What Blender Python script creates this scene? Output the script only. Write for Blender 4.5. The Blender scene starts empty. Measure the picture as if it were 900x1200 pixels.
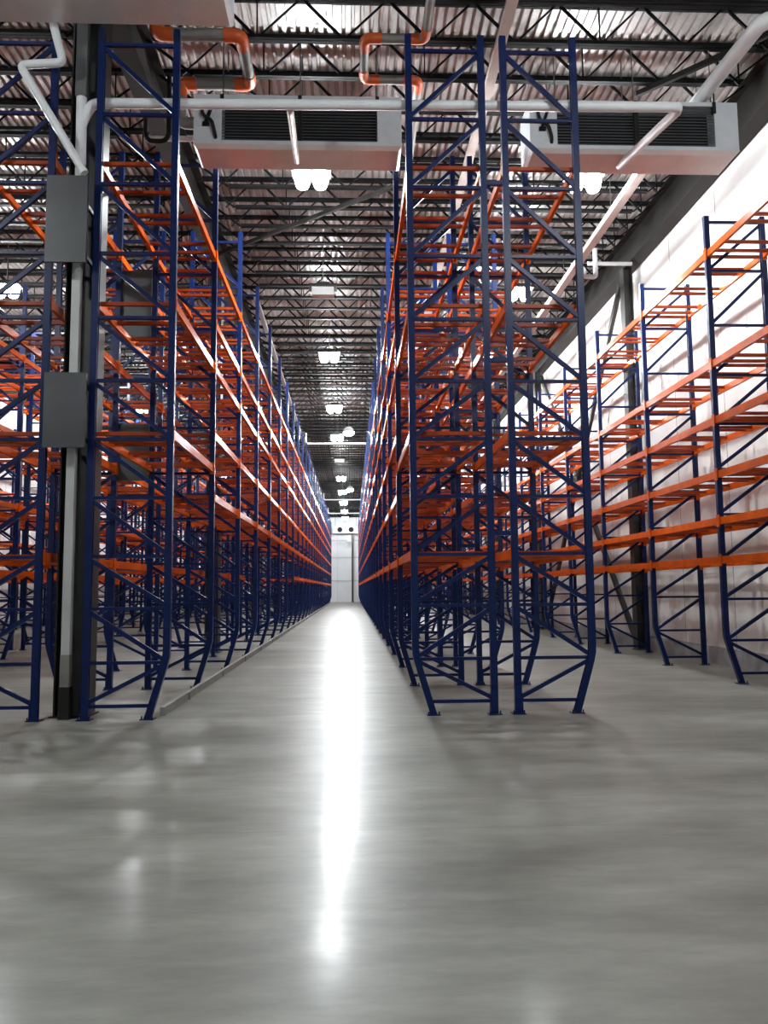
import bpy, math, random
from mathutils import Vector
random.seed(7)
scene = bpy.context.scene
COL = scene.collection

# ------------------------------------------------------------------ materials
def nodes_of(name):
    m = bpy.data.materials.new(name); m.use_nodes = True
    nt = m.node_tree
    return m, nt, nt.nodes['Principled BSDF']

def noise_ramp(nt, scale, c0, c1, p0=.35, p1=.65, stretch=None, detail=5, rough=.55):
    tc = nt.nodes.new('ShaderNodeTexCoord'); n = nt.nodes.new('ShaderNodeTexNoise')
    n.inputs['Scale'].default_value = scale; n.inputs['Detail'].default_value = detail
    n.inputs['Roughness'].default_value = rough
    src = tc.outputs['Object']
    if stretch:
        mp = nt.nodes.new('ShaderNodeMapping'); mp.inputs['Scale'].default_value = stretch; mp.inputs['Location'].default_value = (.31, .17, .37)
        nt.links.new(src, mp.inputs['Vector']); src = mp.outputs['Vector']
    nt.links.new(src, n.inputs['Vector'])
    r = nt.nodes.new('ShaderNodeValToRGB')
    r.color_ramp.elements[0].position = p0; r.color_ramp.elements[1].position = p1
    r.color_ramp.elements[0].color = (*c0, 1); r.color_ramp.elements[1].color = (*c1, 1)
    nt.links.new(n.outputs['Fac'], r.inputs['Fac'])
    return r, n, tc

def paint(name, c, var=.15, rough=.4, metal=0., scale=3., spec=.5, bump=0.):
    m, nt, b = nodes_of(name)
    r, n, tc = noise_ramp(nt, scale, tuple(x*(1-var) for x in c), tuple(min(1, x*(1+var)) for x in c))
    nt.links.new(r.outputs['Color'], b.inputs['Base Color'])
    b.inputs['Roughness'].default_value = rough; b.inputs['Metallic'].default_value = metal
    b.inputs['Specular IOR Level'].default_value = spec
    if bump:
        bp = nt.nodes.new('ShaderNodeBump'); bp.inputs['Strength'].default_value = bump; bp.inputs['Distance'].default_value = .01
        nt.links.new(n.outputs['Fac'], bp.inputs['Height']); nt.links.new(bp.outputs['Normal'], b.inputs['Normal'])
    return m

BLUE = paint('blue_paint', (.0028, .0110, .062), .2, .34, spec=.2)
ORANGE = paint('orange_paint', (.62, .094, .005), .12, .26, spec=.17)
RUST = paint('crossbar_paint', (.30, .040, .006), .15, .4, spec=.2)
BLACK = paint('black_steel', (.006, .006, .0065), .25, .65, spec=.12)
DARK = paint('dark_grey_steel', (.014, .0128, .012), .2, .55, spec=.2)
COLUMN = paint('column_paint', (.022, .022, .021), .25, .45)
PANEL = paint('grey_panel', (.062, .064, .066), .12, .42, metal=.5, scale=1.5)
WHITE = paint('white_pipe', (.72, .73, .74), .05, .38)
CASING = paint('casing_white', (.62, .65, .68), .06, .35)
DRAIN = paint('drain_pan', (.72, .71, .70), .05, .3, metal=.25)
LOUVRE = paint('louvre_black', (.075, .08, .088), .2, .45)
HOLLOW = paint('coil_black', (.004, .004, .005), .2, .8)
INSUL = paint('pipe_insulation', (.20, .19, .18), .15, .5, metal=.3)
COUPLE = paint('orange_elbow', (.52, .085, .014), .12, .45)
PALE = paint('pale_pipe', (.60, .54, .50), .06, .35, metal=.2)
KERB = paint('kerb_concrete', (.22, .22, .205), .12, .6)
BOLT = paint('bolt_steel', (.2, .2, .21), .2, .4, metal=.9)
HOUSE = paint('lamp_housing', (.5, .5, .5), .05, .4)
GALV = paint('galvanised_deck', (.50, .475, .455), .3, .38, metal=.35, scale=1.3)
FARW = paint('far_panel', (.62, .64, .66), .04, .5, scale=.6)
BASEB = paint('base_kerb', (.30, .31, .32), .2, .6)

def emitter(name, strength, c=(1, .98, .95)):
    m, nt, b = nodes_of(name)
    b.inputs['Base Color'].default_value = (.8, .8, .8, 1)
    b.inputs['Emission Color'].default_value = (*c, 1)
    b.inputs['Emission Strength'].default_value = strength
    return m
LENS = emitter('lamp_lens', 540, (.93, .98, 1))
LENSOFF = emitter('lamp_lens_dim', .5)

def floor_mat():
    m, nt, b = nodes_of('polished_concrete')
    r, n, tc = noise_ramp(nt, .55, (.125, .123, .109), (.295, .292, .262), .28, .72, stretch=(.6, 1.7, 1), detail=7, rough=.62)
    r2, n2, _ = noise_ramp(nt, 3.5, (.72, .72, .72), (1.16, 1.16, 1.15), .25, .75, stretch=(.45, 1.5, 1), detail=10, rough=.68)
    mul = nt.nodes.new('ShaderNodeMixRGB'); mul.blend_type = 'MULTIPLY'; mul.inputs[0].default_value = 1
    nt.links.new(r.outputs['Color'], mul.inputs[1]); nt.links.new(r2.outputs['Color'], mul.inputs[2])
    # saw-cut joints
    sx = nt.nodes.new('ShaderNodeSeparateXYZ'); nt.links.new(tc.outputs['Object'], sx.inputs[0])
    def joint(sock, off, per, w):
        a = nt.nodes.new('ShaderNodeMath'); a.operation = 'ADD'; a.inputs[1].default_value = -off + per*40 + per/2
        nt.links.new(sock, a.inputs[0])
        md = nt.nodes.new('ShaderNodeMath'); md.operation = 'MODULO'; md.inputs[1].default_value = per
        nt.links.new(a.outputs[0], md.inputs[0])
        cmp_ = nt.nodes.new('ShaderNodeMath'); cmp_.operation = 'COMPARE'
        cmp_.inputs[1].default_value = per/2; cmp_.inputs[2].default_value = w
        nt.links.new(md.outputs[0], cmp_.inputs[0])
        return cmp_.outputs[0]
    j1 = joint(sx.outputs['X'], 3.82, 7.0, .007); j2 = joint(sx.outputs['Y'], 5.46, 4.95, .006)
    mx = nt.nodes.new('ShaderNodeMath'); mx.operation = 'MAXIMUM'
    nt.links.new(j1, mx.inputs[0]); nt.links.new(j2, mx.inputs[1])
    jm = nt.nodes.new('ShaderNodeMixRGB'); jm.inputs[2].default_value = (.17, .165, .15, 1)
    nt.links.new(mx.outputs[0], jm.inputs[0]); nt.links.new(mul.outputs[0], jm.inputs[1])
    nt.links.new(jm.outputs[0], b.inputs['Base Color'])
    mr = nt.nodes.new('ShaderNodeMapRange'); mr.inputs[1].default_value = .15; mr.inputs[2].default_value = .85
    mr.inputs[3].default_value = .34; mr.inputs[4].default_value = .46
    nt.links.new(n.outputs['Fac'], mr.inputs[0]); nt.links.new(mr.outputs[0], b.inputs['Roughness'])
    b.inputs['Specular IOR Level'].default_value = .10
    b.inputs['Coat Weight'].default_value = .14; b.inputs['Coat Roughness'].default_value = .16
    bp = nt.nodes.new('ShaderNodeBump'); bp.inputs['Strength'].default_value = .06; bp.inputs['Distance'].default_value = .02
    r3, n3, _ = noise_ramp(nt, 5, (0, 0, 0), (1, 1, 1), .2, .8, detail=3)
    nt.links.new(n3.outputs['Fac'], bp.inputs['Height']); nt.links.new(bp.outputs['Normal'], b.inputs['Normal']); nt.links.new(bp.outputs['Normal'], b.inputs['Coat Normal'])
    return m
FLOOR = floor_mat()

def wall_mat():
    m, nt, b = nodes_of('precast_wall')
    r, n, tc = noise_ramp(nt, .5, (.80, .785, .765), (.89, .88, .865), .3, .7, stretch=(1, 1, .35), detail=6)
    sx = nt.nodes.new('ShaderNodeSeparateXYZ'); nt.links.new(tc.outputs['Object'], sx.inputs[0])
    a = nt.nodes.new('ShaderNodeMath'); a.operation = 'ADD'; a.inputs[1].default_value = 300
    nt.links.new(sx.outputs['Y'], a.inputs[0])
    md = nt.nodes.new('ShaderNodeMath'); md.operation = 'MODULO'; md.inputs[1].default_value = 2.4
    nt.links.new(a.outputs[0], md.inputs[0])
    c = nt.nodes.new('ShaderNodeMath'); c.operation = 'COMPARE'; c.inputs[1].default_value = 1.2; c.inputs[2].default_value = .012
    nt.links.new(md.outputs[0], c.inputs[0])
    mix = nt.nodes.new('ShaderNodeMixRGB'); mix.inputs[2].default_value = (.25, .24, .235, 1)
    nt.links.new(c.outputs[0], mix.inputs[0]); nt.links.new(r.outputs['Color'], mix.inputs[1])
    nt.links.new(mix.outputs[0], b.inputs['Base Color']); b.inputs['Roughness'].default_value = .55
    return m
WALL = wall_mat()

# ------------------------------------------------------------------ mesh builder
class MB:
    def __init__(s): s.v = []; s.f = []; s.m = []; s.cur = 0
    def quadbox(s, c):
        o = len(s.v); s.v += [tuple(p) for p in c]
        for q in ((0, 3, 2, 1), (4, 5, 6, 7), (0, 1, 5, 4), (1, 2, 6, 5), (2, 3, 7, 6), (3, 0, 4, 7)):
            s.f.append(tuple(o+i for i in q))
        return s
    def box(s, x0, x1, y0, y1, z0, z1):
        return s.quadbox([(x0, y0, z0), (x1, y0, z0), (x1, y1, z0), (x0, y1, z0), (x0, y0, z1), (x1, y0, z1), (x1, y1, z1), (x0, y1, z1)])
    def bar(s, p, q, w, h, up=(0, 0, 1)):
        p = Vector(p); q = Vector(q); d = (q-p).normalized(); up = Vector(up)
        if abs(d.dot(up)) > .98: up = Vector((0, 1, 0))
        a = d.cross(up).normalized()*w/2; b = a.cross(d).normalized()*h/2
        return s.quadbox([p-a-b, p+a-b, p+a+b, p-a+b, q-a-b, q+a-b, q+a+b, q-a+b])
    def tube(s, path, r, n=10, cap=True):
        path = [Vector(p) for p in path]; o = len(s.v); ref = None
        for i, p in enumerate(path):
            t = (path[min(i+1, len(path)-1)]-path[max(i-1, 0)]).normalized()
            if ref is None:
                ref = Vector((0, 0, 1)) if abs(t.z) < .9 else Vector((1, 0, 0))
            a = (ref - t*ref.dot(t)).normalized(); b = t.cross(a); ref = a
            rr = r[i] if isinstance(r, (list, tuple)) else r
            for k in range(n):
                an = 2*math.pi*k/n
                s.v.append(tuple(p+a*(rr*math.cos(an))+b*(rr*math.sin(an))))
        for i in range(len(path)-1):
            for k in range(n):
                s.f.append((o+i*n+k, o+i*n+(k+1) % n, o+(i+1)*n+(k+1) % n, o+(i+1)*n+k))
        if cap:
            s.f.append(tuple(o+k for k in reversed(range(n)))); e = o+(len(path)-1)*n
            s.f.append(tuple(e+k for k in range(n)))
        return s
    def loft(s, rings, cap=True):
        n = len(rings[0]); o = len(s.v)
        for r in rings: s.v += [tuple(p) for p in r]
        for i in range(len(rings)-1):
            for k in range(n):
                s.f.append((o+i*n+k, o+i*n+(k+1) % n, o+(i+1)*n+(k+1) % n, o+(i+1)*n+k))
        if cap:
            s.f.append(tuple(o+k for k in reversed(range(n)))); e = o+(len(rings)-1)*n
            s.f.append(tuple(e+k for k in range(n)))
        return s
    def mesh(s, name, mat, smooth=False):
        me = bpy.data.meshes.new(name); me.from_pydata(s.v, [], s.f); me.update()
        import bmesh
        bm = bmesh.new(); bm.from_mesh(me); bmesh.ops.recalc_face_normals(bm, faces=bm.faces); bm.to_mesh(me); bm.free()
        me.materials.append(mat)
        if smooth:
            for p in me.polygons: p.use_smooth = True
            if hasattr(me, 'set_sharp_from_angle'): me.set_sharp_from_angle(angle=math.radians(45))
        return me

def put(name, me, parent=None, loc=(0, 0, 0), rz=0):
    o = bpy.data.objects.new(name, me); COL.objects.link(o); o.location = loc; o.rotation_euler = (0, 0, rz)
    if parent: o.parent = parent
    return o
def tag(o, label=None, cat=None, group=None, kind=None):
    if label: o['label'] = label
    if cat: o['category'] = cat
    if group: o['group'] = group
    if kind: o['kind'] = kind
    return o
def empty(name, loc=(0, 0, 0), parent=None, rz=0):
    return put(name, None, parent, loc, rz)
def struct(name, mb, mat, smooth=False):
    return tag(put(name, mb.mesh(name, mat, smooth)), kind='structure')
def bend(pts, r=.12, n=5):
    """polyline with rounded corners"""
    P = [Vector(p) for p in pts]; out = [P[0]]
    for i in range(1, len(P)-1):
        a = (P[i-1]-P[i]); b = (P[i+1]-P[i]); rr = min(r, a.length*.45, b.length*.45)
        s = P[i]+a.normalized()*rr; e = P[i]+b.normalized()*rr
        for k in range(n+1):
            t = k/n; out.append(s*(1-t)**2+P[i]*2*t*(1-t)+e*t*t)
    out.append(P[-1]); return out

# ------------------------------------------------------------------ the room
XR, XL, YF, YB = 7.62, -15.0, 96.0, -9.0
TOP = 10.92
struct('floor', MB().box(XL-.3, XR+.3, YB-.3, YF+.3, -.2, 0), FLOOR)
struct('wall_right', MB().box(XR, XR+.25, YB, YF, 0, TOP+.1), WALL)
struct('wall_left', MB().box(XL-.25, XL, YB, YF, 0, TOP+.1), WALL)
struct('wall_back', MB().box(XL, XR, YB-.25, YB, 0, TOP+.1), WALL)
fw = MB().box(XL, XR, YF, YF+.25, 0, TOP+.1)
struct('wall_far', fw, FARW)
struct('baseboard_right', MB().box(XR-.14, XR, YB, YF, 0, .30).box(XR-.11, XR, YB, YF, .30, .33), BASEB)
struct('baseboard_left', MB().box(XL, XL+.14, YB, YF, 0, .30).box(XL, XL+.11, YB, YF, .30, .33), BASEB)
# corrugated roof deck, flutes running down the hall
dk = MB(); p = .1525; n = int((XR-XL)/p); prof = []
for i in range(n+1):
    x = XL+i*p
    prof += [(x, TOP), (x+.080, TOP), (x+.092, TOP+.045), (x+.140, TOP+.045)]
prof = [q for q in prof if q[0] <= XR+.1]
o = len(dk.v)
for x, z in prof: dk.v += [(x, YB, z), (x, YF, z)]
for i in range(len(prof)-1): dk.f.append((2*i, 2*i+1, 2*i+3, 2*i+2))
dk.box(XL-.25, XR+.25, YB, YF, TOP+.06, TOP+.16)
struct('ceiling', dk, GALV)
# far wall girts and panel joints
g = MB()
for z in (2.55, 5.35, 7.4): g.box(-4.5, 4.5, YF-.08, YF, z-.07, z+.07)
for x in (-2.9, -1.75, .85, 2.1): g.box(x-.02, x+.02, YF-.02, YF, 0, 8.2)
struct('trim_1', g, paint('girt_grey', (.42, .44, .46), .08, .5))

# ------------------------------------------------------------------ roof steel
JX = [(-3.49, 7.41), (-14.39, -3.51)]
def joist_meshes(x0, x1):
    L = x1-x0
    top = MB().box(x0, x1, -.06, -.006, TOP-.075, TOP-.005).box(x0, x1, .006, .06, TOP-.075, TOP-.005)
    bot = MB().box(x0+.9, x1-.9, -.055, -.006, 10.19, 10.25).box(x0+.9, x1-.9, .006, .055, 10.19, 10.25)
    web = MB(); k = round(L/1.42); w = L/k
    for i in range(k):
        a = x0+i*w; m = a+w/2; e = a+w
        web.bar((a+(.03 if i else .0), 0, TOP-.03), (m if i else m+.2, 0, 10.21), .03, .045)
        web.bar((m if i < k-1 else m-.2, 0, 10.21), (e, 0, TOP-.03), .022, .03)
        if i % 2: web.bar((m, 0, 10.2), (m, 0, TOP-.03), .022, .022)
    one = MB(); 
    for q in (top, bot, web):
        b0 = len(one.v); one.v += q.v; one.f += [tuple(b0+i for i in f) for f in q.f]
    return top.mesh('top_chord', BLACK), bot.mesh('bottom_chord', BLACK), web.mesh('web', BLACK), one.mesh('roof_joist', BLACK)
for bi, (x0, x1) in enumerate(JX):
    mt, mb_, mw, m1 = joist_meshes(x0, x1)
    lab = ('black open web steel joist crossing above the aisle between the two tall rack rows' if bi == 0 else
           'black open web steel joist under the brighter roof left of the front column')
    grp = 'roof joists over the centre and right aisles' if bi == 0 else 'roof joists over the left aisles'
    y = 11.74-.93*4; k = 0
    while y < YF-.5:
        if k < 26:
            r = empty('roof_joist', (0, y, 0))
            put('top_chord', mt, r); put('bottom_chord', mb_, r); put('web', mw, r)
        else:
            r = put('roof_joist', m1, None, (0, y, 0))
        tag(r, lab, 'joist', grp, 'thing'); y += .93; k += 1
def girder(x, z0, z1, w, label):
    m = MB().box(x-.012, x+.012, YB, YF, z0+.02, z1-.02).box(x-w/2, x+w/2, YB, YF, z0, z0+.022)
    r = put('roof_girder', m.mesh('roof_girder', DARK)); tag(r, label, 'girder', None, 'thing')
    f = MB().box(x-w/2, x+w/2, YB, YF, z1-.022, z1); put('top_flange', f.mesh('top_flange', DARK), r)
    return r
girder(-3.5, 9.98, TOP-.077, .36, 'long dark grey roof girder over the gap behind the front column')
girder(7.42, 9.98, TOP-.077, .36, 'long dark roof girder along the top of the right wall')
girder(-14.4, 9.98, TOP-.077, .36, 'long dark roof girder along the top of the left wall')

COLM = {}
def column_mesh(d=.42, w=.40, h=9.975):
    key = (d, w)
    if key not in COLM:
        m = MB().box(-w/2, -w/2+.022, -d/2, d/2, .02, h).box(w/2-.022, w/2, -d/2, d/2, .02, h).box(-w/2+.022, w/2-.022, -.01, .01, .02, h)
        COLM[key] = (m.mesh('shaft', COLUMN), MB().box(-w/2-.05, w/2+.05, -d/2, d/2, 0, .02).mesh('base_plate', COLUMN))
    return COLM[key]
def column(x, y, label, group=None, d=.42, w=.40):
    a, b = column_mesh(d, w); r = empty('steel_column', (x, y, 0))
    put('shaft', a, r); put('base_plate', b, r)
    return tag(r, label, 'column', group, 'thing')
column(-3.60, 10.62, 'black steel column standing in front gap between the two left racks')
for i in range(1, 8): column(-3.6, 20.82+9.18*(i-1), 'black steel column in the gap between the left rack rows behind the front column', 'columns behind the front column', w=.34)
column(7.30, 20.05, 'black steel column nearer the camera on the right wall', d=.3, w=.24)
column(7.30, 30.2, 'second black steel column along the right wall, half hidden by racks', d=.3, w=.24)
for i in range(2, 7): column(7.30, 30.2+9.18*(i-1), 'black steel column far along the right wall behind the rack frames', 'far columns on the right wall', d=.3, w=.24)
for i in range(0, 6): column(-14.7, 20.05+10.15*i, 'dark steel column against the bright left wall', 'columns on the left wall', d=.3, w=.24)
def xbrace(x, y0, y1, label, group=None):
    r = empty('cross_brace', (x, y0, 0)); L = y1-y0
    put('diagonal', MB().bar((0, .2, 9.7), (0, L-.25, .10), .10, .16).mesh('diagonal', COLUMN), r)
    put('diagonal', MB().bar((.11, .25, .10), (.11, L-.2, 9.7), .10, .16).mesh('diagonal', COLUMN), r)
    put('gusset', MB().box(-.06, .17, L/2-.25, L/2+.25, 4.7, 5.2).mesh('gusset', COLUMN), r)
    tag(r, label, 'brace', group, 'thing')
xbrace(7.27, 20.2, 30.05, 'black crossed steel bracing between first and second columns on the right wall')
xbrace(7.27, 39.53, 48.4, 'black crossed steel bracing farther down the right wall')

# ------------------------------------------------------------------ pallet racking
BARS = [.167, .70, 1.374, 2.03, 2.78, 3.54, 4.31, 5.15, 6.02, 6.98, 7.95, 8.94]
PW, PD = .088, .075            # post width across the frame, depth along the row
def cprof(x, s, z, w=PW):
    """open C section: solid face outward (along s), lips turned in"""
    t = .006; h = w/2; d = PD/2
    pts = [(h, -d), (h, d), (-h, d), (-h, d-.022), (-h+t, d-.022), (-h+t, d-t), (h-t, d-t), (h-t, -d+t), (-h+t, -d+t), (-h+t, -d+.022), (-h, -d+.022), (-h, -d)]
    return [(x+s*a, b, z) for a, b in pts]
def frame_meshes(s, depth, ztop, key, cache={}):
    """s=+1: aisle face toward +X. Face post centred at x=0, rear post at x=-s*depth."""
    k = (s, depth, ztop, key)
    if k in cache: return cache[k]
    bars = [b for b in BARS if b < ztop-.12]
    if ztop < 8.5: bars = [b for b in bars if b < 7.4]+[ztop-.10]
    st = [(.012, -.222), (.30, -.135), (.55, -.06), (.66, -.028), (.76, -.006), (.88, 0), (ztop, 0)]
    face = MB().loft([cprof(s*o, s, z) for z, o in st])
    rear = MB().loft([cprof(-s*depth, -s, z) for z in (.012, ztop)])
    br = MB(); h = PW/2-.012
    def xf(z):
        for (z0, o0), (z1, o1) in zip(st, st[1:]):
            if z0 <= z <= z1: return o0+(o1-o0)*(z-z0)/(z1-z0)
        return 0
    for i, b in enumerate(bars):
        br.bar((s*(xf(b)-h), 0, b), (-s*(depth-h), 0, b), .045, .042)
        if i == 0:
            br.bar((-s*(depth-h), 0, b+.04), (s*(xf(bars[1])-h), 0, bars[1]-.035), .042, .05)
        elif i < len(bars)-1:
            br.bar((s*(xf(b)-h), 0, b+.045), (-s*(depth-h), 0, bars[i+1]-.045), .042, .055)
    plates = []
    for x in (s*-.222, -s*depth):
        p = MB().box(x-.085, x+.085, -.075, .075, 0, .012)
        for dx in (-.065, .065):
            p.tube([(x+dx, -.055, .012), (x+dx, -.055, .05)], .009, 6)
        plates.append(p)
    guard = MB().box(-s*(depth-.046)-.01, -s*(depth-.046)+.01, -.045, .045, .013, .26)
    one = MB()
    for q in (face, rear, br, plates[0], plates[1]):
        b0 = len(one.v); one.v += q.v; one.f += [tuple(b0+i for i in f) for f in q.f]
    cache[k] = (face.mesh('post', BLUE), rear.mesh('post', BLUE), br.mesh('bracing', BLUE), plates[0].mesh('base_plate', BLUE),
                plates[1].mesh('base_plate', BLUE), guard.mesh('post_guard', BLUE), one.mesh('upright_frame', BLUE))
    return cache[k]
BAY = 3.06
def beam_mb(x, sgn, y0, z, mb):
    a, b = y0+PD/2+.002, y0+BAY-PD/2-.002
    # step beam: box with a lower ledge on the inside
    mb.box(x-.026, x+.026, a, b, z-.06, z+.035)
    mb.box(min(x-sgn*.006, x+sgn*.026), max(x-sgn*.006, x+sgn*.026), a, b, z+.035, z+.06)
    for y in (y0, y0+BAY):          # end connectors wrapped round the post face
        d = PD/2+.002; sg = 1 if y == y0 else -1
        mb.box(x+sgn*(PW/2+.001)-.004, x+sgn*(PW/2+.001)+.004, min(y, y+sg*(d+.01)), max(y, y+sg*(d+.01)), z-.10, z+.10)
        mb.box(min(x-.03, x+sgn*(PW/2+.005)), max(x-.03, x+sgn*(PW/2+.005)), min(y+sg*d, y+sg*(d+.006)), max(y+sg*d, y+sg*(d+.006)), z-.10, z+.10)
def crossbar_mb(s, depth, y, z, mb):
    x0, x1 = -s*.034, -s*(depth-.034); 
    mb.box(min(x0, x1), max(x0, x1), y-.026, y+.026, z-.012, z+.036)
    return mb
BEAMC = {}; CROSSC = {}
def rack_row(label, xf, s, depth, y0, nb, levels, ztop, group=None, full=9, near=100, fdy=None):
    root = empty('pallet_rack', (xf, y0, 0)); tag(root, label, 'pallet rack', group, 'thing')
    fm = frame_meshes(s, depth, ztop, 0)
    for i in range(nb+1):
        if i < full:
            fr = empty('upright_frame', (0, i*BAY, 0), root)
            put('post', fm[0], fr); put('post', fm[1], fr); put('bracing', fm[2], fr)
            put('base_plate', fm[3], fr); put('base_plate', fm[4], fr)
            if i < 2: put('post_guard', fm[5], fr)
        else:
            put('upright_frame', fm[6], root, (0, i*BAY, 0))
    kf, kr, kc = ('f', s), ('r', s, depth), (s, depth)
    if kf not in BEAMC:
        m = MB(); beam_mb(0, s, 0, 0, m); BEAMC[kf] = m.mesh('load_beam', ORANGE)
        m = MB(); beam_mb(-s*depth, -s, 0, 0, m); BEAMC[kr] = m.mesh('load_beam', ORANGE)
        
    if kr not in BEAMC:
        m = MB(); beam_mb(-s*depth, -s, 0, 0, m); BEAMC[kr] = m.mesh('load_beam', ORANGE)
    if kc not in CROSSC:
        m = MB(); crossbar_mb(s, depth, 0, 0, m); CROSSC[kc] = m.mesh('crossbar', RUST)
    nbm = ncb = 0; restb = MB(); restc = MB()
    for i in range(nb):
        for z in levels(i):
            y = i*BAY
            if nbm < near:
                put('load_beam', BEAMC[kf], root, (0, y, z)); put('load_beam', BEAMC[kr], root, (0, y, z)); nbm += 2
            else:
                beam_mb(0, s, y, z, restb); beam_mb(-s*depth, -s, y, z, restb)
            for f in (.035, .21, .285, .518, .60, .84, .95):
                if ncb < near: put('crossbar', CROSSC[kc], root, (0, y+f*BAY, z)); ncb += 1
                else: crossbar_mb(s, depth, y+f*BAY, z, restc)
    for q, nme, mt_ in ((restb, 'load_beam', ORANGE), (restc, 'crossbar', RUST)):
        if q.v: tag(put(nme, q.mesh(nme, mt_), root), kind='stuff')
    return root
A = [7.30, 6.13, 5.36, 4.20, 3.15]
lvR = lambda i: [7.30, 5.36, 3.62, 2.035] if i == 0 else A+[2.035]
lvL = lambda i: [7.30, 5.36, 3.62] if i == 0 else (A if i < 7 else A+[2.035])
lvQ = lambda i: [7.30, 5.36, 3.62, 2.035]
lvW = lambda i: [7.27, 5.34, 4.37, 3.45, 2.67, 2.02]
ZT = 9.165; Y0 = 10.2
R1 = rack_row('tall blue and orange rack along the right side of the centre aisle', .804, -1, 1.0, Y0, 27, lvR, ZT)
R2 = rack_row('tall rack right of the centre row, back to back with it, facing the right wall', 3.083, 1, .975, Y0, 27, lvR, ZT)
L1 = rack_row('tall blue and orange rack along the left side of the centre aisle', -2.33, 1, 1.0, Y0, 26, lvL, ZT)
L2 = rack_row('rack left of the black front column, cut off by the photo edge', -4.945, -1, 1.0, Y0, 26, lvQ, ZT)
W = rack_row('shorter rack standing along the white right wall', 6.143, -1, .98, 12.93-BAY, 27, lvW, 7.95)
L3 = rack_row('rack across the next aisle left, seen through the front left racks', -8.05, 1, 1.0, Y0, 26, lvQ, ZT, full=4, near=40)
L4 = rack_row('rack backing onto the one across the left aisle, seen only through others', -10.37, -1, 1.0, Y0, 26, lvQ, ZT, full=3, near=40)
L5 = rack_row('shorter rack against the bright left wall, farthest left', -13.2, 1, .98, 12.93, 26, lvW, 7.95, full=3, near=40)
# row spacers tie the back-to-back rows
sp = MB().box(1.0+.046, 1.0+.258, -.03, .03, -.03, .03).mesh('row_spacer', BLUE)
for i in range(0, 10):
    for z in (7.05, 4.6, 2.3): put('row_spacer', sp, R1, (0, i*BAY, z))

# ------------------------------------------------------------------ sheet panels in the gap behind the left racks
pm = MB().box(-.262, .262, 0, .03, 0, 1.165).box(-.262, -.25, .03, .06, 0, 1.165).box(.25, .262, .03, .06, 0, 1.165)
pm2 = MB().box(-.262, .262, 0, .03, 0, .965).box(-.262, -.25, .03, .06, 0, .965).box(.25, .262, .03, .06, 0, .965)
GB = MB().box(-.02, .02, .03, .408, 0, .05).mesh('bracket', DARK)
pa, pb = pm.mesh('gap_panel', PANEL), pm2.mesh('gap_panel', PANEL)
for (x, y, z, me, lab) in ((-3.67, 10.0, 5.82, pa, 'upper plain grey sheet metal panel across the front of the black column'),
                           (-3.62, 10.0, 3.40, pb, 'lower plain grey sheet metal panel across the front of the black column'),
                           (-3.66, 13.30, 5.9, pa, 'upper brownish grey panel one frame behind the front column, seen through left rack'),
                           (-3.66, 13.30, 3.43, pb, 'lower grey panel one frame behind the front column, seen through left rack')):
    gp = tag(put('gap_panel', me, None, (x, y, z)), lab, 'panel')
    if y < 11:
        for dx in (-.09, .21): put('bracket', GB, gp, (dx, 0, .1))
        for dx in (-.09, .21): put('bracket', GB, gp, (dx, 0, .8))

# ------------------------------------------------------------------ pipes
def pipe(name, pts, r, mat, label, cat='pipe', rb=.14, n=12, group=None):
    o = put(name, MB().tube(bend(pts, rb), r, n).mesh(name, mat, True)); return tag(o, label, cat, group)
# square downpipe on the column face
dp = empty('downpipe', (-3.62, 10.33, 0)); tag(dp, 'pale grey square downpipe running down the face of the black column', 'pipe')
put('lower_boot', MB().box(-.066, .066, -.066, .066, 0, .40).mesh('lower_boot', DARK), dp)
put('pipe', MB().box(-.053, .053, -.055, .055, .80, 7.3).mesh('pipe', paint('downpipe_grey', (.45, .45, .45), .12, .4, scale=1.)), dp)
put('middle_sleeve', MB().box(-.057, .057, -.058, .058, .40, .80).mesh('middle_sleeve', INSUL), dp)
put('upper_pipe', MB().tube([(-.0, 0, 7.3), (-.01, 0, 8.26)], .07, 12).mesh('upper_pipe', WHITE, True), dp)
put('upper_conduit', MB().box(-.085, .06, -.05, .05, 8.26, 9.97).mesh('upper_conduit', paint('conduit_grey', (.085, .085, .085), .1, .5)), dp)
put('tee', MB().tube(bend([(-.01, 0, 7.85), (.03, 0, 7.98), (.13, 0, 8.17), (.26, 0, 8.19)], .1), .068, 12).mesh('tee', WHITE, True), dp)
pipe('drain_pipe', [(-3.36, 10.33, 8.19), (4.60, 10.33, 8.27), (4.62, 10.44, 8.27), (4.66, 12.9, 8.84)], .068, WHITE,
     'long white drain pipe crossing level in front of both hanging coolers', rb=.1)
pipe('drain_branch', [(-.82, 10.40, 8.19), (-.82, 10.45, 8.19), (-.9, 12.9, 8.84)], .05, PALE, 'short pale drain branch rising from the white cross pipe to the centre cooler')
pipe('condensate_pipe', [(-3.89, 9.93, 9.06), (-3.89, 9.98, 9.0), (-3.78, 10.03, 8.56), (-4.35, 10.05, 8.53), (-3.48, 10.08, 7.06)], .055, WHITE,
     'white pipe stepping down from the cut-off cooler at the top left corner', rb=.09)
bp = pipe('insulated_main', [(6.95, 10.72, 9.92), (6.12, 10.72, 9.92), (5.98, 13.0, 9.90)], .12, WHITE, 'thick white insulated pipe from the top right corner to the right cooler', rb=.2)
def run(name, x, y0, y1, z, w, h, mat, label):
    m = MB().box(-w/2, w/2, y0, y1, -h/2, h/2)
    y = y0+2
    o = put(name, m.mesh(name, mat), None, (x, 0, z)); tag(o, label, 'pipe')
    hg = MB().tube([(0, 0, h/2), (0, 0, 10.2-z)], .008, 6).mesh('hanger', BOLT)
    while y < y1 and y < 60: put('hanger', hg, o, (0, y, 0)); y += 3.72
    return o
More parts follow.
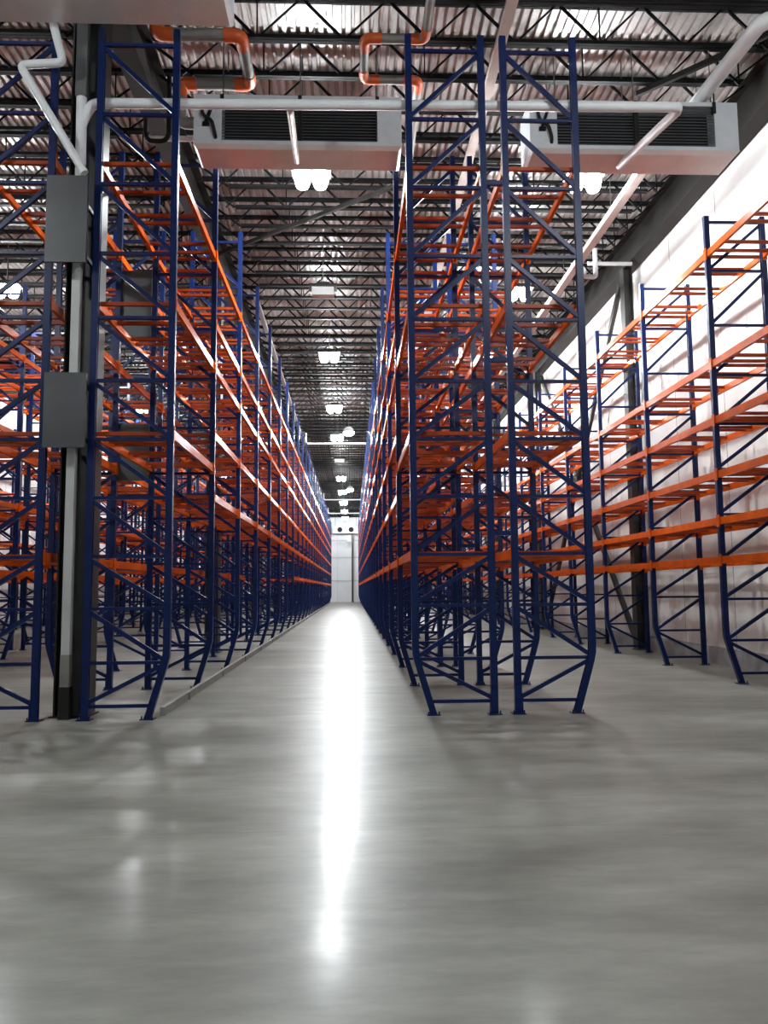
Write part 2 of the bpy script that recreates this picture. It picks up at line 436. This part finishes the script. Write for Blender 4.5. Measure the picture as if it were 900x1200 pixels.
run('ceiling_duct', 5.52, 13.9, 94, 9.42, .17, .13, PALE, 'long pale square duct running down the hall above the right aisle')
run('ceiling_pipe', 2.36, 8.6, 60, 10.05, .15, .12, PALE, 'pale pipe running along under the roof above the two middle racks')
run('sprinkler_main', -2.72, 22.2, 94, 9.95, .12, .12, paint('sprinkler_grey', (.33, .34, .35), .1, .35, metal=.6), 'grey sprinkler main running down the hall above the left rack of the centre aisle')
def loop(pts, elbows, r, label):
    o = put('refrigerant_pipe', MB().tube(bend(pts, .16), r, 12).mesh('refrigerant_pipe', INSUL, True)); tag(o, label, 'pipe')
    for i in elbows:
        P, a, b = Vector(pts[i]), Vector(pts[i-1]), Vector(pts[i+1])
        da, db = (a-P).normalized(), (b-P).normalized()
        put('elbow', MB().tube(bend([P+da*.26, P, P+db*.26], .16), r*1.12, 12).mesh('elbow', COUPLE, True), o)
loop([(-2.95, 11.5, 10.85), (-2.95, 11.5, 10.07), (-1.66, 11.5, 10.07), (-1.66, 12.66, 10.05), (-2.82, 12.66, 10.05), (-2.82, 12.66, 9.35), (-2.57, 12.66, 9.35)], (1, 2, 3, 4), .095,
     'brown pipe loop with orange elbows beside the cut-off cooler at the top left')
loop([(1.18, 8.0, 10.07), (1.18, 11.5, 10.07), (.24, 11.5, 10.07), (.24, 12.5, 10.07), (1.16, 12.5, 10.07), (1.2, 17.5, 10.07)], (1, 2, 3, 4), .072,
     'grey pipe loop with orange elbows under the roof above the centre rack')
pipe('suction_pipe', [(-3.42, 12.8, 9.16), (-2.585, 12.8, 9.16)], .045, PALE, 'short pale pipe entering the left end of the centre cooler')
pipe('black_trap', [(-3.40, 12.7, 9.45), (-3.40, 12.7, 9.05), (-3.02, 12.7, 9.05), (-3.02, 12.7, 9.75), (-3.02, 12.68, 10.18)], .04, BLACK, 'black U-shaped pipe trap hanging left of the centre cooler', rb=.15)
pipe('stub_pipe', [(6.15, 19.6, 9.931), (7.2, 19.6, 9.931), (7.22, 19.6, 9.931), (7.30, 19.6, 9.931)], .05, WHITE, 'short white pipe stub reaching the dark girder at the right wall')
pipe('trap_pipe', [(5.62, 19.3, 9.75), (5.95, 19.3, 9.66), (5.95, 19.3, 9.45), (6.25, 19.3, 9.45), (6.25, 19.3, 10.2)], .06, WHITE, 'small white pipe trap hanging under the right roof beyond the right cooler', rb=.08)
for y, x0, x1, z, lab in ((43.36, -2.5, 1.0, 9.6, 'nearest of the thin white pipes crossing high over the centre aisle'),
                          (71.26, -2.5, 1.0, 9.6, 'middle one of the thin white pipes crossing far down the centre aisle'),
                          (84.28, -2.5, 1.0, 9.6, 'farthest thin white pipe crossing high at the end of the centre aisle')):
    pipe('cross_pipe', [(x0, y, z+.6), (x0, y, z), (x1, y, z), (x1, y, z+.6)], .05, WHITE, lab)
def strut(p, q, label):
    o = put('roof_brace', MB().bar(p, q, .07, .09).mesh('roof_brace', DARK)); tag(o, label, 'brace', None, 'thing')
strut((-3.45, 19.72, 10.12), (.95, 16.1, 10.12), 'long dark diagonal brace under the roof just beyond the centre cooler')
strut((5.0, 12.85, 10.12), (7.2, 10.6, 10.12), 'dark diagonal brace under the roof above the right cooler')

# low guide kerb along the left rack
kb = MB().box(-.03, .03, 0, 78, 0, .11)
for i in range(0, 26): kb.box(.03, .05, i*BAY+1.5, i*BAY+1.56, 0, .105)
tag(put('guide_kerb', kb.mesh('guide_kerb', KERB), None, (-2.43, 10.45, 0)), 'low concrete coloured kerb along the foot of the left rack beside the aisle', 'kerb')

# ------------------------------------------------------------------ evaporator coolers
def cooler(x0, x1, y0, z0, label, ports=True, h=.97, d=.75):
    L = x1-x0; r = empty('evaporator_cooler', (x0, y0, z0)); tag(r, label, 'cooler')
    e0, e1 = .46, L-.40
    c = MB().box(0, L, .30, d, .06, h)                              # body
    c.box(0, e0, 0, .30, .06, h).box(e1, L, 0, .30, .06, h)         # end cabinets
    c.box(e0, e1, 0, .30, h-.07, h).box(e0, e1, 0, .30, .06, .13)   # top and bottom rails
    put('casing', c.mesh('casing', CASING), r)
    mid = (e0+e1)/2
    put('centre_post', MB().box(mid-.035, mid+.035, -.012, .05, .13, h-.07).mesh('centre_post', DARK), r)
    for a, b in ((e0, mid-.035), (mid+.035, e1)):
        gq = MB(); n = 13
        for i in range(n):
            z = .15+i*(h-.24)/n
            gq.quadbox([(a, .02, z), (b, .02, z), (b, .045, z+.012), (a, .045, z+.012), (a, .02, z+.012), (b, .02, z+.012), (b, .045, z+.026), (a, .045, z+.026)])
        put('louvre', gq.mesh('louvre', LOUVRE), r)
    put('coil', MB().box(e0, e1, .27, .297, .13, h-.07).mesh('coil', HOLLOW), r)
    put('drain_pan', MB().loft([[(0, -.02, .055), (L, -.02, .055), (L, d+.02, .055), (0, d+.02, .055)], [(.05, .05, 0), (L-.05, .05, 0), (L-.05, d-.04, 0), (.05, d-.04, 0)]]).mesh('drain_pan', DRAIN), r)
    bm_ = MB().box(-.03, .03, -.014, .05, h-.2, h+.0).mesh('bracket', DARK)
    for x in (e0, mid, e1): put('bracket', bm_, r, (x, 0, 0))
    rod = MB().tube([(0, 0, h), (0, 0, 10.92-z0)], .011, 6).mesh('hanger_rod', BOLT)
    for x in (e0, mid, e1):
        for y in (.1, d-.1): put('hanger_rod', rod, r, (x, y, 0))
    if ports:
        put('valve_pipe', MB().tube(bend([(.12, -.03, .75), (.16, -.05, .52), (.30, -.05, .45), (.36, -.05, .2), (.36, .1, .12)], .08), .03, 8).mesh('valve_pipe', DARK, True), r)
        put('valve_bracket', MB().bar((.33, -.02, .80), (.2, -.02, .42), .03, .05).box(.15, .26, -.045, -.005, .36, .42).mesh('valve_bracket', BLACK), r)
    return r
cooler(-2.56, .86, 12.46, 8.82, 'white cooler with black louvres hanging over the centre aisle', h=.92, d=.71)
cooler(3.01, 6.56, 12.46, 8.82, 'white cooler with black louvres hanging by the right wall', h=.92, d=.71)
cooler(-5.1, -1.53, 9.15, 9.03, 'pale underside of a cooler cut off at the top left corner', ports=False, d=.80, h=.86)
# far cooler with two fans at the end wall
fc = empty('fan_cooler', (-2.26, 94.6, 8.2)); tag(fc, 'white two-fan cooler high on the far end wall', 'cooler')
put('casing', MB().box(0, 3.1, 0, 1.0, 0, .85).mesh('casing', FARW), fc)
fan = MB()
fan.tube([(0, -.06, 0), (0, 0, 0)], .30, 20)
for k in range(6):
    a = k*math.pi/3; fan.bar((0, -.08, 0), (.27*math.cos(a), -.08, .27*math.sin(a)), .09, .012, (0, 1, 0))
fme = fan.mesh('fan', HOLLOW)
for x in (.85, 2.2): put('fan', fme, fc, (x, -.005, .42))
put('hanger', MB().tube([(.3, .5, .85), (.3, .5, 2.7)], .03).tube([(2.8, .5, .85), (2.8, .5, 2.7)], .03).mesh('hanger', BOLT), fc)
pc = put('far_post', MB().box(-.12, .12, -.12, .12, 0, 8.15).box(-.2, .2, -.2, .2, 0, .03).mesh('far_post', COLUMN), None, (.08, 94.7, 0))
tag(pc, 'thin dark post standing before the white end wall', 'post')
bx = put('junction_box', MB().box(-.25, .25, -.2, .2, 0, .75).box(-.2, .2, -.23, -.2, .05, .7).mesh('junction_box', FARW), None, (-.32, 94.7, 7.2)); tag(bx, 'small white box high beside the dark post at the far end', 'box')
put('bracket', MB().box(.25, .28, -.05, .05, .2, .5).mesh('bracket', BOLT), bx)
tag(put('orange_tub', MB().loft([[(x*sx, y*sy, z) for x, y in ((-1, -1), (1, -1), (1, 1), (-1, 1))] for sx, sy, z in ((.2, .2, 0), (.25, .25, .36), (.28, .28, .36), (.28, .28, .40), (.0, .0, .40))]).mesh('orange_tub', COUPLE), None, (-6.35, 36.0, 0)), 'small orange tub on the floor behind the left rack', 'tub')

# ------------------------------------------------------------------ lamps
lens = MB()
lens.loft([[(.155*math.cos(a)*q, .17*math.sin(a)*q, z) for a in [2*math.pi*k/16 for k in range(16)]] for q, z in ((.3, -.30), (.68, -.27), (.9, -.19), (1, -.09), (.97, 0))])
LM = lens.mesh('lens', LENS, True); LO = lens.mesh('lens', LENSOFF, True)
HM = MB().box(-.37, .37, -.21, .21, 0, .07).box(-.16, .16, -.1, .1, .07, .15).mesh('housing', DARK)
SM = MB().box(-.29, .29, -.16, .16, -.22, 0)
for i in range(6): SM.box(-.27+i*.1, -.23+i*.1, -.175, -.16, -.20, -.02)
SM = SM.mesh('reflector', HOUSE)
RM = MB().tube([(0, 0, .15), (0, 0, 1.43)], .01, 6).mesh('hanger_rod', BOLT)
def lamp(x, y, z=9.5, on=True, label='', group=None):
    r = empty('high_bay_lamp', (x, y, z)); tag(r, label, 'lamp', group)
    put('housing', HM, r, (0, 0, .06)); put('hanger_rod', RM, r)
    if not on: put('reflector', SM, r, (0, 0, .06))
    else:
        for dx in (-.17, .17): put('lens', LM, r, (dx, 0, .06))
LY = {-2: 2.45, 0: 14.45, 1: 20.5, 2: 26.4, 3: 34.2, 4: 40.9, 5: 48.5, 6: 56.3, 7: 64.4, 8: 72.5, 9: 80.5, 10: 88.5}
for k, y in LY.items():
    for x, nm in ((-.73, 'centre'), (4.52, 'right'), (-9.0, 'left')):
        if k == -2 and nm == 'centre': continue
        if nm == 'centre' and k == 0: lab, g_ = 'bright twin lamp glowing just under the centre cooler', None
        elif nm == 'centre' and k == 1: lab, g_ = 'unlit pale ribbed lamp over the centre aisle, between lit ones', None
        elif nm == 'centre' and k == 2: lab, g_ = 'twin lamp over the centre aisle next beyond the unlit one', None
        elif nm == 'right' and k == 0: lab, g_ = 'bright twin lamp glowing just under the right cooler', None
        elif nm == 'left' and k == 1: lab, g_ = 'bright twin lamp above the left racks at the photo edge', None
        elif nm == 'centre' and k == 5: lab, g_ = 'dark unlit lamp far down the centre aisle between glowing ones', None
        else:
            lab = {'centre': 'small bright twin lamp in the line far down the centre aisle', 'right': 'bright twin lamp seen through the racks above the right aisle', 'left': 'bright twin lamp seen through the left racks'}[nm]
            g_ = {'centre': 'far lamps over the centre aisle', 'right': 'lamps over the right aisle', 'left': 'lamps over the left racks'}[nm]
        lamp(x, y, 9.41 if k == 0 else 9.5, not (k in (1, 5) and nm == 'centre'), lab, g_)
# two rounder, stronger pendants in the centre aisle
dome = MB().tube([(0, 0, .30), (0, 0, .22), (0, 0, .0)], [.08, .2, .3], 18).mesh('shade', HOUSE, True)
bulb = MB().tube([(0, 0, -.16), (0, 0, -.1), (0, 0, 0)], [.14, .24, .27], 18).mesh('bulb', LENS, True)
for y, lab in ((40.0, 'round glaring lamp beside the twin lamps partway down the centre aisle'), (63.6, 'round glaring lamp far down the centre aisle')):
    r = empty('round_lamp', (-.12, y, 9.55)); tag(r, lab, 'lamp')
    put('shade', dome, r); put('bulb', bulb, r); put('hanger_rod', RM, r, (0, 0, .1))

# ------------------------------------------------------------------ camera, world, view
H = 1.6; f, pt, yw, rl = 929.06, .096, .0411, .0089
cam = bpy.data.cameras.new('camera'); co = bpy.data.objects.new('camera', cam); COL.objects.link(co); scene.camera = co
cam.sensor_fit = 'VERTICAL'; cam.sensor_height = 24; cam.lens = f*24/1200; cam.clip_end = 300; cam.clip_start = .05
fw_ = Vector((math.sin(yw)*math.cos(pt), math.cos(yw)*math.cos(pt), math.sin(pt)))
rt = Vector((math.cos(yw), -math.sin(yw), 0)); up = rt.cross(fw_)
# roll so that the picture matches: image x = a cos - b sin
r2 = rt*math.cos(rl) - up*math.sin(rl)*1.0
u2 = rt*math.sin(rl) + up*math.cos(rl)
r2, u2 = (rt*math.cos(rl)-up*math.sin(rl)), (rt*math.sin(rl)+up*math.cos(rl))
from mathutils import Matrix
co.matrix_world = Matrix(((r2.x, u2.x, -fw_.x, 0), (r2.y, u2.y, -fw_.y, 0), (r2.z, u2.z, -fw_.z, H), (0, 0, 0, 1)))
w = bpy.data.worlds.new('world'); scene.world = w; w.use_nodes = True
w.node_tree.nodes['Background'].inputs[0].default_value = (.6, .65, .7, 1); w.node_tree.nodes['Background'].inputs[1].default_value = .0
vs = scene.view_settings; vs.view_transform = 'Standard'; vs.look = 'None'; vs.gamma = 1; vs.exposure = 0
try: vs.use_curve_mapping = False
except Exception: pass
cy = scene.cycles
cy.max_bounces = 6; cy.diffuse_bounces = 2; cy.glossy_bounces = 3; cy.transmission_bounces = 1; cy.sample_clamp_indirect = 4; cy.sample_clamp_direct = 0
cy.use_light_tree = True; cy.caustics_reflective = False
